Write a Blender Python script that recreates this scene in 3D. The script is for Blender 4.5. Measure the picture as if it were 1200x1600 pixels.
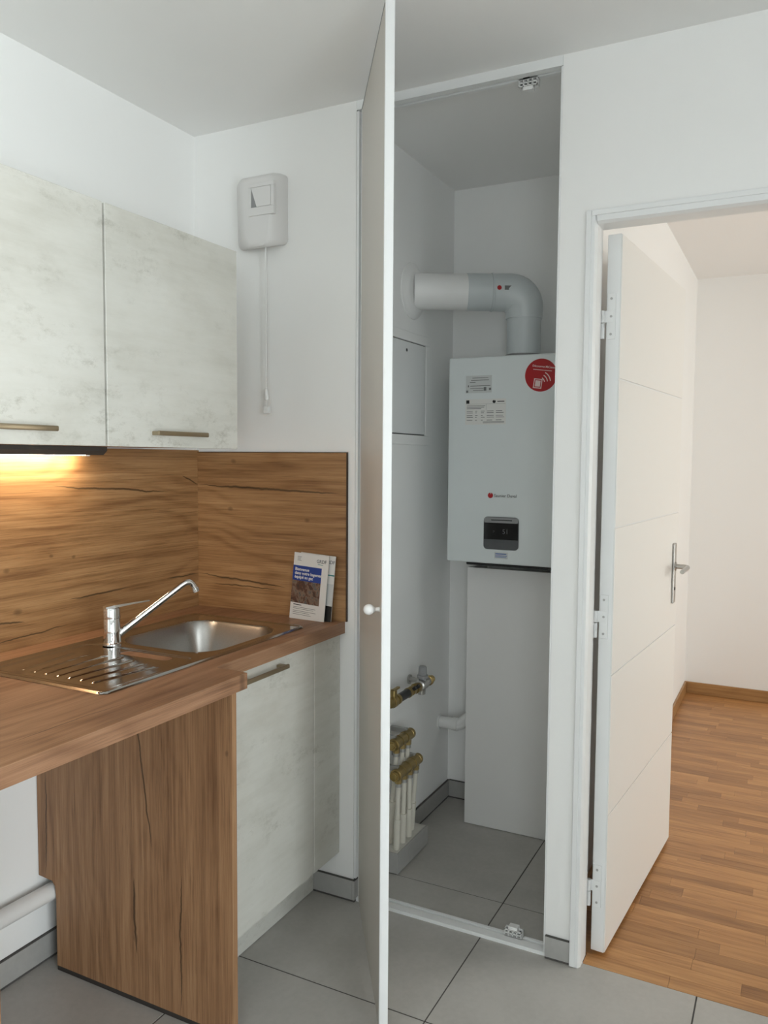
import bpy, bmesh, math, random
from mathutils import Vector, Matrix
random.seed(7)
S = bpy.context.scene
for o in list(bpy.data.objects):
    bpy.data.objects.remove(o)
COL = S.collection
PI = math.pi

# ------------------------------------------------------------------ camera
YAW, PITCH, ROLL = 0.4713, -0.0665, 0.0068
fw = Vector((-math.sin(YAW)*math.cos(PITCH), math.cos(YAW)*math.cos(PITCH), math.sin(PITCH)))
rt0 = Vector((math.cos(YAW), math.sin(YAW), 0)); up0 = rt0.cross(fw)
rt = rt0*math.cos(ROLL) + up0*math.sin(ROLL); up = up0*math.cos(ROLL) - rt0*math.sin(ROLL)
cd = bpy.data.cameras.new('camera'); cam = bpy.data.objects.new('camera', cd); COL.objects.link(cam)
cd.sensor_fit = 'HORIZONTAL'; cd.sensor_width = 36; cd.lens = 36*1258.46/1200; cd.clip_start = .02
M = Matrix((rt, up, -fw)).transposed().to_4x4(); M.translation = (1.8448, -2.1935, 1.4238)
cam.matrix_world = M; S.camera = cam

# ------------------------------------------------------------------ world, daylight, exposure
w = bpy.data.worlds.new('sky'); S.world = w; w.use_nodes = True
w.node_tree.nodes['Background'].inputs[0].default_value = (.72, .85, 1, 1)
w.node_tree.nodes['Background'].inputs[1].default_value = 1.0
S.view_settings.view_transform = 'Standard'; S.view_settings.look = 'None'
S.view_settings.exposure = -0.12; S.view_settings.gamma = 1; S.view_settings.use_curve_mapping = False
# a white room needs many diffuse bounces before its corners stop gaining light
S.cycles.max_bounces = 14; S.cycles.diffuse_bounces = 8; S.cycles.glossy_bounces = 3; S.cycles.adaptive_threshold = .05

def window_light(name, loc, rot, sx, sy, power, col):
    l = bpy.data.lights.new(name, 'AREA'); l.shape = 'RECTANGLE'; l.size = sx; l.size_y = sy
    l.energy = power; l.color = col
    o = bpy.data.objects.new(name, l); COL.objects.link(o); o.location = loc; o.rotation_euler = rot
    return o
# daylight entering through the windows (kitchen: right-hand wall; next room: its right wall)
window_light('kitchen_window_daylight', (3.668, -3.15, 1.2), (0, PI/2, 0), 2.1, 2.6, 205, (.965, .992, 1))
window_light('kitchen_rear_fill_light', (3.10, -4.868, 1.2), (PI/2, 0, 0), .9, 2.1, 58, (.965, .992, 1))  # added fill from behind, lifts the closet and boiler
window_light('next_room_window_daylight', (4.368, 1.55, 1.25), (0, PI/2, 0), 2.0, 1.7, 80, (1, .93, .835))

# ------------------------------------------------------------------ materials
class NT:
    def __init__(s, mat): s.t = mat.node_tree
    def n(s, typ, ins=None, **kw):
        nd = s.t.nodes.new(typ)
        for k, v in kw.items(): setattr(nd, k, v)
        for k, v in (ins or {}).items():
            sk = nd.inputs[k]
            if isinstance(v, bpy.types.NodeSocket): s.t.links.new(v, sk)
            else: sk.default_value = v
        return nd
    def m(s, op, a, b=0.0, c=0.0, clamp=False):
        return s.n('ShaderNodeMath', {0: a, 1: b, 2: c}, operation=op, use_clamp=clamp).outputs[0]
    def noise(s, vec, scale=1, detail=3, rough=.55, dist=0):
        return s.n('ShaderNodeTexNoise', {'Vector': vec, 'Scale': scale, 'Detail': detail, 'Roughness': rough, 'Distortion': dist}).outputs[0]
    def vec(s, a, b, c):
        return s.n('ShaderNodeCombineXYZ', {0: a, 1: b, 2: c}).outputs[0]
    def ramp(s, f, stops, interp='LINEAR'):
        r = s.n('ShaderNodeValToRGB', {0: f}); cr = r.color_ramp; cr.interpolation = interp
        while len(cr.elements) < len(stops): cr.elements.new(.5)
        for e, (p, c) in zip(cr.elements, stops): e.position = p; e.color = (*c, 1)
        return r.outputs[0]
    def mix(s, f, a, b, mode='MIX'):
        nd = s.n('ShaderNodeMix', data_type='RGBA', blend_type=mode)
        for i, v in ((0, f), (6, a), (7, b)):
            if isinstance(v, bpy.types.NodeSocket): s.t.links.new(v, nd.inputs[i])
            else: nd.inputs[i].default_value = v if i == 0 else (*v, 1)
        return nd.outputs[2]
    def pos(s):
        return s.n('ShaderNodeNewGeometry').outputs['Position']
MATS = {}
def newmat(name):
    m = bpy.data.materials.new(name); m.use_nodes = True; MATS[name] = m
    return m, NT(m), m.node_tree.nodes['Principled BSDF']
def link(nt, a, b): nt.t.links.new(a, b)
def plain(name, col, rough=.5, metal=0, bump=0, bscale=200, var=0, spec=.5, emis=0):
    m, nt, b = newmat(name)
    b.inputs['Roughness'].default_value = rough; b.inputs['Metallic'].default_value = metal
    b.inputs['Specular IOR Level'].default_value = spec
    P = nt.pos()
    f = nt.noise(P, 3.0, 4)
    lo = tuple(c*(1-var) for c in col); hi = tuple(min(1, c*(1+var)) for c in col)
    c = nt.ramp(f, [(.3, lo), (.7, hi)]); link(nt, c, b.inputs['Base Color'])
    if bump:
        n2 = nt.noise(P, bscale, 3)
        bp = nt.n('ShaderNodeBump', {'Strength': bump, 'Distance': .001, 'Height': n2}); link(nt, bp.outputs[0], b.inputs['Normal'])
    if emis:
        link(nt, c, b.inputs['Emission Color']); b.inputs['Emission Strength'].default_value = emis
    return m

def wood(name, ua, va, dark, mid, light, cracks=(), knots=(), rough=.42, seed=0.0, ring=1.0):
    """oak laminate; ua = axis along the grain, va = axis across it"""
    m, nt, b = newmat(name)
    sp = nt.n('ShaderNodeSeparateXYZ', {0: nt.pos()})
    ax = {'x': sp.outputs[0], 'y': sp.outputs[1], 'z': sp.outputs[2]}
    wa = [a for a in 'xyz' if a not in (ua, va)][0]
    u, v, ww = ax[ua], ax[va], ax[wa]
    def V(su, sv): return nt.vec(nt.m('MULTIPLY_ADD', u, su, seed), nt.m('MULTIPLY', v, sv), nt.m('MULTIPLY', ww, sv))
    tone = nt.noise(V(.7, 9), 1, 3)
    warp = nt.noise(V(1.3, 4.0), 1, 2, .5)
    fine = nt.noise(V(6, 300), 1, 5, .7)
    midg = nt.noise(V(1.4, 70), 1, 5, .65)
    pores = nt.ramp(nt.noise(V(9, 380), 1, 3, .6), [(.33, (1, 1, 1)), (.45, (0, 0, 0))])
    ringv = nt.m('SINE', nt.m('MULTIPLY', nt.m('ADD', nt.m('MULTIPLY', v, 16.0), nt.m('MULTIPLY', warp, 8.0)), 6.283))
    ringv = nt.m('POWER', nt.m('MULTIPLY_ADD', ringv, .5, .5), 2.0)
    f = nt.m('MULTIPLY', midg, .42)
    f = nt.m('MULTIPLY_ADD', fine, .34, f)
    f = nt.m('MULTIPLY_ADD', ringv, -.07*ring, f)
    f = nt.m('MULTIPLY_ADD', tone, .27, f)
    c = nt.ramp(f, [(.34, dark), (.49, mid), (.65, light)])
    c = nt.mix(nt.m('MULTIPLY', pores, .35), c, tuple(x*.5 for x in dark))
    mask = None
    wob = nt.m('SUBTRACT', nt.noise(nt.vec(nt.m('MULTIPLY', u, 7), seed, 0), 1, 4, .6), .5)
    for (u0, v0), (u1, v1), wd in cracks:
        t = nt.m('DIVIDE', nt.m('SUBTRACT', u, u0), (u1-u0), clamp=True)
        vv = nt.m('MULTIPLY_ADD', t, v1-v0, v0); vv = nt.m('MULTIPLY_ADD', wob, .026, vv)
        d = nt.m('ABSOLUTE', nt.m('SUBTRACT', v, vv))
        tap = nt.m('MINIMUM', nt.m('MULTIPLY', nt.m('MULTIPLY', t, nt.m('SUBTRACT', 1.0, t)), 5.0), 1.0)
        we = nt.m('MULTIPLY', tap, wd)
        k = nt.m('DIVIDE', nt.m('SUBTRACT', we, d), nt.m('MULTIPLY_ADD', we, .9, 1e-4), clamp=True)
        mask = k if mask is None else nt.m('MAXIMUM', mask, k)
    for (u0, v0), r in knots:
        du = nt.m('DIVIDE', nt.m('SUBTRACT', u, u0), r*1.5); dv = nt.m('DIVIDE', nt.m('SUBTRACT', nt.m('MULTIPLY_ADD', wob, .02, v), v0), r)
        d = nt.m('ADD', nt.m('MULTIPLY', du, du), nt.m('MULTIPLY', dv, dv))
        k = nt.m('MULTIPLY', nt.m('SUBTRACT', 1.0, d, clamp=True), .5)
        mask = k if mask is None else nt.m('MAXIMUM', mask, k)
    if mask is not None:
        c = nt.mix(nt.m('MULTIPLY', mask, .9), c, tuple(x*.12 for x in mid))
    link(nt, c, b.inputs['Base Color'])
    b.inputs['Roughness'].default_value = rough
    bp = nt.n('ShaderNodeBump', {'Strength': .12, 'Distance': .001, 'Height': fine}); link(nt, bp.outputs[0], b.inputs['Normal'])
    return m

OAK = ((.17, .076, .027), (.325, .172, .070), (.46, .270, .125))
wood('oak_splash_left', 'y', 'z', *OAK, seed=2.0, rough=.5,
     cracks=[((-.624, 1.34), (-.149, 1.309), .0045), ((-.572, 1.016), (-.327, 1.015), .004), ((-.166, 1.022), (-.012, 1.022), .004),
             ((-.83, .99), (-.717, .976), .004), ((-.83, .934), (-.566, .943), .003), ((-.086, 1.363), (-.008, 1.329), .004)],
     knots=[((-.74, 1.008), .011), ((-.55, 1.135), .006), ((-.628, 1.147), .006), ((-.772, 1.122), .008)])
wood('oak_splash_end', 'x', 'z', *OAK, seed=9.0, rough=.5,
     cracks=[((.008, 1.329), (.586, 1.311), .0055), ((.008, 1.022), (.375, .999), .0045), ((.063, .992), (.355, .989), .003)],
     knots=[((.148, 1.25), .009), ((.454, 1.223), .008), ((.162, 1.412), .009)])
wood('oak_worktop', 'y', 'x', (.18, .086, .043), (.305, .162, .089), (.405, .235, .138), seed=4.0, rough=.45,
     cracks=[((-1.25, .60), (-.95, .61), .002)], knots=[((-.665, .69), .008)])
wood('oak_panel', 'z', 'x', (.155, .073, .032), (.305, .162, .078), (.43, .252, .132), seed=6.0, rough=.5, ring=.5,
     cracks=[((.419, .422), (.78, .370), .004), ((.131, .365), (.34, .357), .006), ((.02, .512), (.39, .516), .004), ((.26, .032), (.56, .04), .004)],
     knots=[((.176, .361), .010), ((.718, .66), .006)])
wood('oak_baseboard', 'x', 'z', (.25, .125, .045), (.36, .19, .07), (.44, .25, .10), seed=3.0, rough=.4)

def plank_mat():
    m, nt, b = newmat('oak_parquet')
    sp = nt.n('ShaderNodeSeparateXYZ', {0: nt.pos()})
    oi = nt.n('ShaderNodeObjectInfo').outputs['Random']
    at = nt.n('ShaderNodeAttribute', attribute_name='tone').outputs['Fac']
    rnd = nt.m('FRACT', nt.m('ADD', oi, at))
    off = nt.m('MULTIPLY', rnd, 37)
    def V(su, sv): return nt.vec(nt.m('MULTIPLY_ADD', sp.outputs[0], su, off), nt.m('MULTIPLY', sp.outputs[1], sv), off)
    fine = nt.noise(V(7, 170), 1, 4, .65); mid = nt.noise(V(3, 30), 1, 3, .6, .6)
    f = nt.m('MULTIPLY_ADD', fine, .45, nt.m('MULTIPLY', mid, .55))
    c = nt.ramp(f, [(.3, (.27, .115, .036)), (.52, (.455, .222, .080)), (.75, (.60, .33, .132))])
    c = nt.mix(1.0, c, nt.ramp(rnd, [(0, (.72, .68, .64)), (.5, (1, 1, 1)), (1, (1.12, 1.14, 1.16))]), 'MULTIPLY')
    link(nt, c, b.inputs['Base Color']); b.inputs['Roughness'].default_value = .38
plank_mat()

def concrete_mat():
    m, nt, b = newmat('pale_concrete_laminate')
    sp = nt.n('ShaderNodeSeparateXYZ', {0: nt.pos()})
    V = nt.vec(nt.m('MULTIPLY', sp.outputs[0], 3.0), nt.m('MULTIPLY', sp.outputs[1], 3.0), nt.m('MULTIPLY', sp.outputs[2], 6.0))
    big = nt.noise(V, .9, 7, .6, .15)
    pits = nt.noise(V, 4.5, 10, .82)
    patch = nt.noise(V, 1.3, 4, .6)
    streak = nt.noise(nt.vec(nt.m('MULTIPLY', sp.outputs[0], 6), nt.m('MULTIPLY', sp.outputs[1], 6), nt.m('MULTIPLY', sp.outputs[2], 60)), 1, 6, .7)
    f = nt.m('MULTIPLY_ADD', streak, .25, nt.m('MULTIPLY', big, .75))
    c = nt.ramp(f, [(.36, (.58, .57, .515)), (.5, (.65, .643, .592)), (.66, (.705, .70, .655))])
    pm = nt.m('MULTIPLY', nt.ramp(pits, [(.50, (0, 0, 0)), (.62, (1, 1, 1))]), nt.ramp(patch, [(.47, (0, 0, 0)), (.64, (1, 1, 1))]))
    c = nt.mix(nt.m('MULTIPLY', pm, .85), c, (.44, .43, .375))
    link(nt, c, b.inputs['Base Color']); b.inputs['Roughness'].default_value = .55
concrete_mat()

def tile_mat(name, lo, hi, rough):
    m, nt, b = newmat(name)
    P = nt.pos()
    a = nt.noise(P, 2.2, 6, .6, .4); f2 = nt.noise(P, 60, 3)
    f = nt.m('MULTIPLY_ADD', f2, .18, nt.m('MULTIPLY', a, .82))
    c = nt.ramp(f, [(.36, lo), (.64, hi)]); link(nt, c, b.inputs['Base Color'])
    link(nt, nt.m('MULTIPLY_ADD', a, .2, rough-.1), b.inputs['Roughness'])
    bp = nt.n('ShaderNodeBump', {'Strength': .08, 'Distance': .001, 'Height': f2}); link(nt, bp.outputs[0], b.inputs['Normal'])
tile_mat('grey_floor_tile', (.37, .355, .330), (.485, .468, .440), .42)
tile_mat('grey_skirting_tile', (.33, .325, .31), (.43, .425, .41), .5)
tile_mat('rough_plaster', (.58, .56, .51), (.74, .72, .67), .9)

plain('wall_paint', (.86, .86, .85), .85, bump=.15, bscale=400)
plain('ceiling_paint', (.85, .845, .835), .9)
plain('white_lacquer', (.80, .81, .81), .38)
plain('door_lacquer', (.82, .81, .78), .42)
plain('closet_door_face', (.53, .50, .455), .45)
plain('white_plastic', (.78, .78, .77), .4)
plain('vent_plastic', (.70, .69, .68), .42)
plain('boiler_enamel', (.70, .745, .75), .35)
plain('cover_panel', (.76, .755, .745), .5)
plain('flue_white', (.80, .80, .79), .35)
plain('flue_grey', (.56, .60, .61), .35)
plain('grout', (.085, .08, .075), .95)
plain('dark_rubber', (.035, .03, .026), .7)
plain('black_plastic', (.012, .012, .013), .3)
plain('dark_metal', (.06, .06, .065), .45, .6)
plain('lamp_housing', (.07, .065, .06), .5)
plain('satin_bronze', (.40, .33, .225), .38, .9)
plain('aged_brass', (.36, .265, .11), .33, .95, var=.15)
plain('bright_brass', (.62, .45, .18), .25, 1)
plain('grey_plastic', (.26, .26, .265), .5)
plain('pex_pipe', (.70, .67, .59), .45)
plain('zinc', (.45, .45, .44), .4, .8)
plain('chrome', (.80, .80, .80), .06, 1)
plain('nickel', (.50, .49, .47), .28, 1)
plain('control_grey', (.085, .09, .095), .35)
plain('screen_black', (.004, .004, .005), .12)
plain('screen_digit', (.10, .105, .11), .4)
plain('paper', (.72, .715, .69), .7)
plain('label_paper', (.56, .58, .575), .5)
plain('ink_grey', (.17, .175, .175), .7)
plain('ink_black', (.012, .012, .012), .6)
plain('ink_blue', (.02, .10, .38), .6)
plain('brochure_blue', (.012, .05, .27), .45)
plain('brand_red', (.42, .008, .012), .4)
plain('sticker_red', (.38, .002, .006), .4)
plain('sticker_print', (.75, .60, .58), .5)
plain('teal_ink', (.03, .22, .20), .5)
plain('lamp_diffuser', (1, .80, .55), .4, emis=20)
plain('dark_edge', (.045, .024, .012), .5)

def steel():
    m, nt, b = newmat('brushed_steel')
    P = nt.pos(); f = nt.noise(P, 220, 3)
    link(nt, nt.ramp(f, [(.2, (.46, .45, .43)), (.8, (.54, .53, .51))]), b.inputs['Base Color'])
    b.inputs['Metallic'].default_value = 1; link(nt, nt.m('MULTIPLY_ADD', f, .05, .10), b.inputs['Roughness'])
    m, nt, b = newmat('bowl_steel')
    P = nt.pos(); f = nt.noise(P, 300, 3)
    link(nt, nt.ramp(f, [(.2, (.40, .39, .37)), (.8, (.48, .47, .45))]), b.inputs['Base Color'])
    b.inputs['Metallic'].default_value = 1; link(nt, nt.m('MULTIPLY_ADD', f, .06, .29), b.inputs['Roughness'])
steel()
def photo_mat():
    m, nt, b = newmat('brochure_photo')
    P = nt.pos()
    a = nt.noise(P, 42, 4, .6, .6); c2 = nt.noise(P, 75, 3)
    c = nt.ramp(a, [(.32, (.02, .02, .022)), (.46, (.10, .035, .02)), (.54, (.25, .17, .12)), (.62, (.06, .07, .08)), (.72, (.42, .38, .34))], 'LINEAR')
    c = nt.mix(nt.m('MULTIPLY', c2, .4), c, (.10, .07, .05)); link(nt, c, b.inputs['Base Color']); b.inputs['Roughness'].default_value = .4
photo_mat()
def glass_mat():
    m, nt, b = newmat('window_glass')
    t = nt.n('ShaderNodeBsdfTransparent', {0: (.96, .98, .98, 1)}); g = nt.n('ShaderNodeBsdfGlossy', {'Roughness': .02})
    f = nt.n('ShaderNodeFresnel', {'IOR': 1.45})
    mx = nt.n('ShaderNodeMixShader', {0: f.outputs[0], 1: t.outputs[0], 2: g.outputs[0]})
    link(nt, mx.outputs[0], nt.t.nodes['Material Output'].inputs[0])
glass_mat()

# ------------------------------------------------------------------ mesh helpers
def B(): return bmesh.new()
def box(bm, x0, x1, y0, y1, z0, z1, bev=0, seg=2):
    b2 = bmesh.new()
    vs = [b2.verts.new((x, y, z)) for x in (x0, x1) for y in (y0, y1) for z in (z0, z1)]
    for f in ((0, 1, 3, 2), (4, 6, 7, 5), (0, 4, 5, 1), (2, 3, 7, 6), (0, 2, 6, 4), (1, 5, 7, 3)):
        b2.faces.new([vs[i] for i in f])
    if bev: bmesh.ops.bevel(b2, geom=b2.edges[:], offset=bev, segments=seg, affect='EDGES', profile=.5)
    merge(bm, b2); return bm
def merge(bm, b2, mat=None):
    if mat is not None: b2.transform(mat)
    mp = {v: bm.verts.new(v.co) for v in b2.verts}
    for f in b2.faces: bm.faces.new([mp[v] for v in f.verts])
    b2.free()
def obb(bm, o, u, v, n, u0, u1, v0, v1, n0, n1, bev=0, seg=2):
    """box in a local frame (origin o, unit axes u, v, n)"""
    b2 = bmesh.new(); box(b2, u0, u1, v0, v1, n0, n1, bev, seg)
    m = Matrix((Vector(u), Vector(v), Vector(n))).transposed().to_4x4(); m.translation = Vector(o)
    merge(bm, b2, m); return bm
def prism(bm, pts, axis, a, b, bev=0):
    b2 = bmesh.new()
    def P(p, q, r): return {'x': (r, p, q), 'y': (p, r, q), 'z': (p, q, r)}[axis]
    r0 = [b2.verts.new(P(p, q, a)) for p, q in pts]; r1 = [b2.verts.new(P(p, q, b)) for p, q in pts]
    n = len(pts); b2.faces.new(r0); b2.faces.new(r1[::-1])
    for i in range(n): b2.faces.new((r0[i], r0[(i+1) % n], r1[(i+1) % n], r1[i]))
    if bev: bmesh.ops.bevel(b2, geom=b2.edges[:], offset=bev, segments=2, affect='EDGES')
    merge(bm, b2); return bm
def loft(bm, rings, cap=True, closed=True):
    rs = [[bm.verts.new(p) for p in r] for r in rings]
    n = len(rs[0])
    for a, b in zip(rs, rs[1:]):
        for i in range(n if closed else n-1): bm.faces.new((a[i], a[(i+1) % n], b[(i+1) % n], b[i]))
    if cap: bm.faces.new(rs[0]); bm.faces.new(rs[-1][::-1])
    return bm
def frame(d):
    d = Vector(d).normalized(); a = Vector((0, 0, 1)) if abs(d.z) < .9 else Vector((1, 0, 0))
    s = d.cross(a).normalized(); return d, s, s.cross(d)
def cyl(bm, p0, p1, r0, r1=None, n=24, cap=True):
    r1 = r0 if r1 is None else r1; p0, p1 = Vector(p0), Vector(p1); d, s, t = frame(p1-p0)
    return loft(bm, [[p+(s*math.cos(2*PI*i/n)+t*math.sin(2*PI*i/n))*r for i in range(n)] for p, r in ((p0, r0), (p1, r1))], cap)
def turned(bm, p0, d, prof, n=24):
    """profile [(distance, radius)] turned about the axis p0 + d"""
    p0 = Vector(p0); d, s, t = frame(d)
    return loft(bm, [[p0+d*h+(s*math.cos(2*PI*i/n)+t*math.sin(2*PI*i/n))*max(r, 1e-5) for i in range(n)] for h, r in prof])
def tube(bm, pts, r, n=12, cap=True):
    pts = [Vector(p) for p in pts]; rr = r if isinstance(r, (list, tuple)) else [r]*len(pts)
    rings = []; s = None
    for i, p in enumerate(pts):
        d = (pts[min(i+1, len(pts)-1)]-pts[max(i-1, 0)]).normalized()
        if s is None: _, s, _ = frame(d)
        s = (s-d*s.dot(d)).normalized(); t = d.cross(s)
        rings.append([p+(s*math.cos(2*PI*k/n)+t*math.sin(2*PI*k/n))*rr[i] for k in range(n)])
    return loft(bm, rings, cap)
def bend(pts, rad, seg=8):
    """polyline with rounded corners"""
    pts = [Vector(p) for p in pts]; out = [pts[0]]
    for a, b, c in zip(pts, pts[1:], pts[2:]):
        d1, d2 = (a-b).normalized(), (c-b).normalized()
        for k in range(seg+1):
            t = k/seg; q0, q1 = b+d1*rad, b+d2*rad
            out.append(q0*(1-t)**2+b*2*t*(1-t)+q1*t*t)
    return out+[pts[-1]]
def rrect(cx, cy, w_, h_, r, n=6):
    out = []
    for sx, sy, a0 in ((1, 1, 0), (-1, 1, PI/2), (-1, -1, PI), (1, -1, 1.5*PI)):
        for k in range(n+1):
            a = a0+PI/2*k/n; out.append((cx+sx*(w_/2-r)+r*math.cos(a), cy+sy*(h_/2-r)+r*math.sin(a)))
    return out
def obj(name, bm, mat, parent=None, smooth=False, recalc=True):
    if recalc: bmesh.ops.recalc_face_normals(bm, faces=bm.faces[:])
    me = bpy.data.meshes.new(name); bm.to_mesh(me); bm.free()
    me.materials.append(MATS[mat])
    if smooth:
        for p in me.polygons: p.use_smooth = True
        me.set_sharp_from_angle(angle=math.radians(35))
    o = bpy.data.objects.new(name, me); COL.objects.link(o)
    if parent: attach(o, parent)
    return o
def attach(o, parent):
    o.parent = parent
    # roots are Empties at a location; every part keeps its vertices in world space
    if parent.type == 'EMPTY': o.matrix_parent_inverse = Matrix.Translation(-parent.location)
def tag(o, label, cat=None, group=None, kind=None):
    o['label'] = label
    if cat: o['category'] = cat
    if group: o['group'] = group
    if kind: o['kind'] = kind
    return o
def thing(name, label, cat, loc, group=None, kind=None):
    o = bpy.data.objects.new(name, None); COL.objects.link(o); o.location = loc; o.empty_display_size = .05
    return tag(o, label, cat, group, kind)
def struct(name, bm, mat, label, cat):
    return tag(obj(name, bm, mat), label, cat, kind='structure')
def lettering(name, body, size, origin, u, v, mat, parent, align='LEFT', depth=.0002, spacing=1.0, bold=0):
    cu = bpy.data.curves.new(name, 'FONT'); cu.body = body; cu.size = size; cu.align_x = align
    cu.extrude = depth; cu.space_line = spacing; cu.offset = bold; cu.resolution_u = 3
    t = bpy.data.objects.new(name, cu); COL.objects.link(t)
    dg = bpy.context.evaluated_depsgraph_get(); dg.update()
    me = bpy.data.meshes.new_from_object(t.evaluated_get(dg)); me.name = name
    bpy.data.objects.remove(t); bpy.data.curves.remove(cu)
    u, v = Vector(u), Vector(v); m = Matrix((u, v, u.cross(v))).transposed().to_4x4(); m.translation = Vector(origin)
    me.transform(m); me.materials.clear(); me.materials.append(MATS[mat])
    o = bpy.data.objects.new(name, me); COL.objects.link(o); attach(o, parent); return o

# ------------------------------------------------------------------ the room shell
H = 2.5
XR, YB = 3.6, -4.8            # kitchen right and rear walls
FX, FY = 4.3, 3.0             # next room right and far walls
OX0, OX1, OZ = 1.357, 2.20, 2.045   # doorway opening
CX0, CX1, CY = .582, 1.255, .893    # boiler closet

bm = B(); box(bm, -.12, 0, YB, 1.0, -.02, H)
struct('wall_left', bm, 'wall_paint', 'white painted long kitchen wall behind the cabinets', 'wall')
bm = B()
box(bm, 0, .625, 0, .07, -.02, H); box(bm, CX1, OX0-.012, 0, .07, -.02, H)
box(bm, OX0-.012, OX1+.012, 0, .07, OZ+.012, H); box(bm, OX1+.012, XR+.12, 0, .07, -.02, H)
struct('wall_end', bm, 'wall_paint', 'white end wall holding the closet opening and the doorway', 'wall')
bm = B(); box(bm, .46, CX0, .07, CY+.1, -.02, H)
struct('wall_closet_left', bm, 'wall_paint', 'white side wall inside the boiler closet', 'wall')
bm = B(); box(bm, CX0, CX1, CY, CY+.1, -.02, H)
struct('wall_closet_back', bm, 'wall_paint', 'white rear wall of the closet behind the boiler', 'wall')
bm = B(); box(bm, CX1, 1.285, .07, FY+.1, -.02, H)
struct('wall_partition', bm, 'wall_paint', 'white wall of the next room running behind the open door', 'wall')
# kitchen right wall with its window opening
WY0, WY1, WZ0, WZ1 = -4.45, -1.85, .15, 2.25
bm = B(); T = .06
box(bm, XR, XR+T, YB, WY0, -.02, H); box(bm, XR, XR+T, WY1, 0, -.02, H)
box(bm, XR, XR+T, WY0, WY1, WZ1, H); box(bm, XR, XR+T, WY0, WY1, -.02, WZ0)
struct('wall_right', bm, 'wall_paint', 'white kitchen wall with the large window', 'wall')
RX0, RX1 = 2.65, 3.55  # opening for the added rear fill light
bm = B(); box(bm, -.12, RX0, YB-T, YB, -.02, H); box(bm, RX1, XR+T, YB-T, YB, -.02, H)
box(bm, RX0, RX1, YB-T, YB, WZ1, H); box(bm, RX0, RX1, YB-T, YB, -.02, WZ0)
struct('wall_rear', bm, 'wall_paint', 'white wall at the rear of the kitchen', 'wall')
# next room
VY0, VY1, VZ0, VZ1 = .70, 2.40, .25, 2.25
bm = B(); box(bm, 1.285, FX+.1, FY, FY+.1, -.02, H)
struct('wall_far', bm, 'wall_paint', 'off-white far wall of the room beyond the doorway', 'wall')
bm = B()
box(bm, FX, FX+T, .07, VY0, -.02, H); box(bm, FX, FX+T, VY1, FY, -.02, H)
box(bm, FX, FX+T, VY0, VY1, VZ1, H); box(bm, FX, FX+T, VY0, VY1, -.02, VZ0)
struct('wall_far_right', bm, 'wall_paint', 'white window wall of the room beyond the doorway', 'wall')
bm = B(); box(bm, -.12, FX+.1, YB-.12, FY+.1, H, H+.1)
struct('ceiling', bm, 'ceiling_paint', 'flat white painted ceiling', 'ceiling')

def window(name, label, axis, c, a0, a1, z0, z1):
    root = thing(name, label, 'window', ((c, (a0+a1)/2, z0) if axis == 'x' else ((a0+a1)/2, c, z0)), kind='structure')
    def bx(bm, p0, p1, q0, q1, d0, d1):
        if axis == 'x': box(bm, c+d0, c+d1, p0, p1, q0, q1, .004)
        else: box(bm, p0, p1, c+d0, c+d1, q0, q1, .004)
    bm = B(); t = .06
    bx(bm, a0, a0+t, z0, z1, 0, .05); bx(bm, a1-t, a1, z0, z1, 0, .05); bx(bm, a0+t, a1-t, z0, z0+t, 0, .05); bx(bm, a0+t, a1-t, z1-t, z1, 0, .05)
    obj('frame', bm, 'white_plastic', root)
    mid = (a0+a1)/2
    for s0, s1 in ((a0+t, mid), (mid, a1-t)):
        bm = B(); k = .05
        bx(bm, s0, s0+k, z0+t, z1-t, -.012, .04); bx(bm, s1-k, s1, z0+t, z1-t, -.012, .04)
        bx(bm, s0+k, s1-k, z0+t, z0+t+k, -.012, .04); bx(bm, s0+k, s1-k, z1-t-k, z1-t, -.012, .04)
        sash = obj('sash', bm, 'white_plastic', root)
        bm = B()
        if axis == 'x': box(bm, c+.012, c+.018, s0+k, s1-k, z0+t+k, z1-t-k)
        else: box(bm, s0+k, s1-k, c+.012, c+.018, z0+t+k, z1-t-k)
        obj('pane', bm, 'window_glass', sash)
    return root
window('window_1', 'white two-leaf window in the right-hand kitchen wall', 'x', XR+.008, WY0, WY1, WZ0, WZ1)
window('window_2', 'white two-leaf window in the right wall of the next room', 'x', FX+.008, VY0, VY1, VZ0, VZ1)
window('added_rear_window', 'added white two-leaf window for the fill light in the rear kitchen wall', 'y', YB-.058, RX0, RX1, WZ0, WZ1)  # invented window, made for the rear fill light

# ---- tiled floor (kitchen and closet): grout bed with single tiles
bm = B(); box(bm, 0, XR, YB, .02, -.03, -.0010); box(bm, CX0, CX1, .02, CY, -.03, -.0010)
floor = struct('floor', bm, 'grout', 'kitchen and closet floor of large square grey tiles', 'floor')
TS, TY, G = .6035, .6145, .002
gx = [.4545+TS*i for i in range(-1, 6)]; gy = [.2115+TY*j for j in range(-9, 3)]
tile_me = {}
def tile(x0, x1, y0, y1):
    key = (round(x1-x0, 4), round(y1-y0, 4))
    if key not in tile_me:
        bm = B(); box(bm, 0, x1-x0, 0, y1-y0, -.010, 0, .0008, 1); bmesh.ops.recalc_face_normals(bm, faces=bm.faces[:])
        me = bpy.data.meshes.new('tile'); bm.to_mesh(me); bm.free(); me.materials.append(MATS['grey_floor_tile']); tile_me[key] = me
    o = bpy.data.objects.new('tile', tile_me[key]); COL.objects.link(o); o.parent = floor; o.location = (x0, y0, 0)
YT = .02   # joint between tiles and parquet in the doorway
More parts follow.
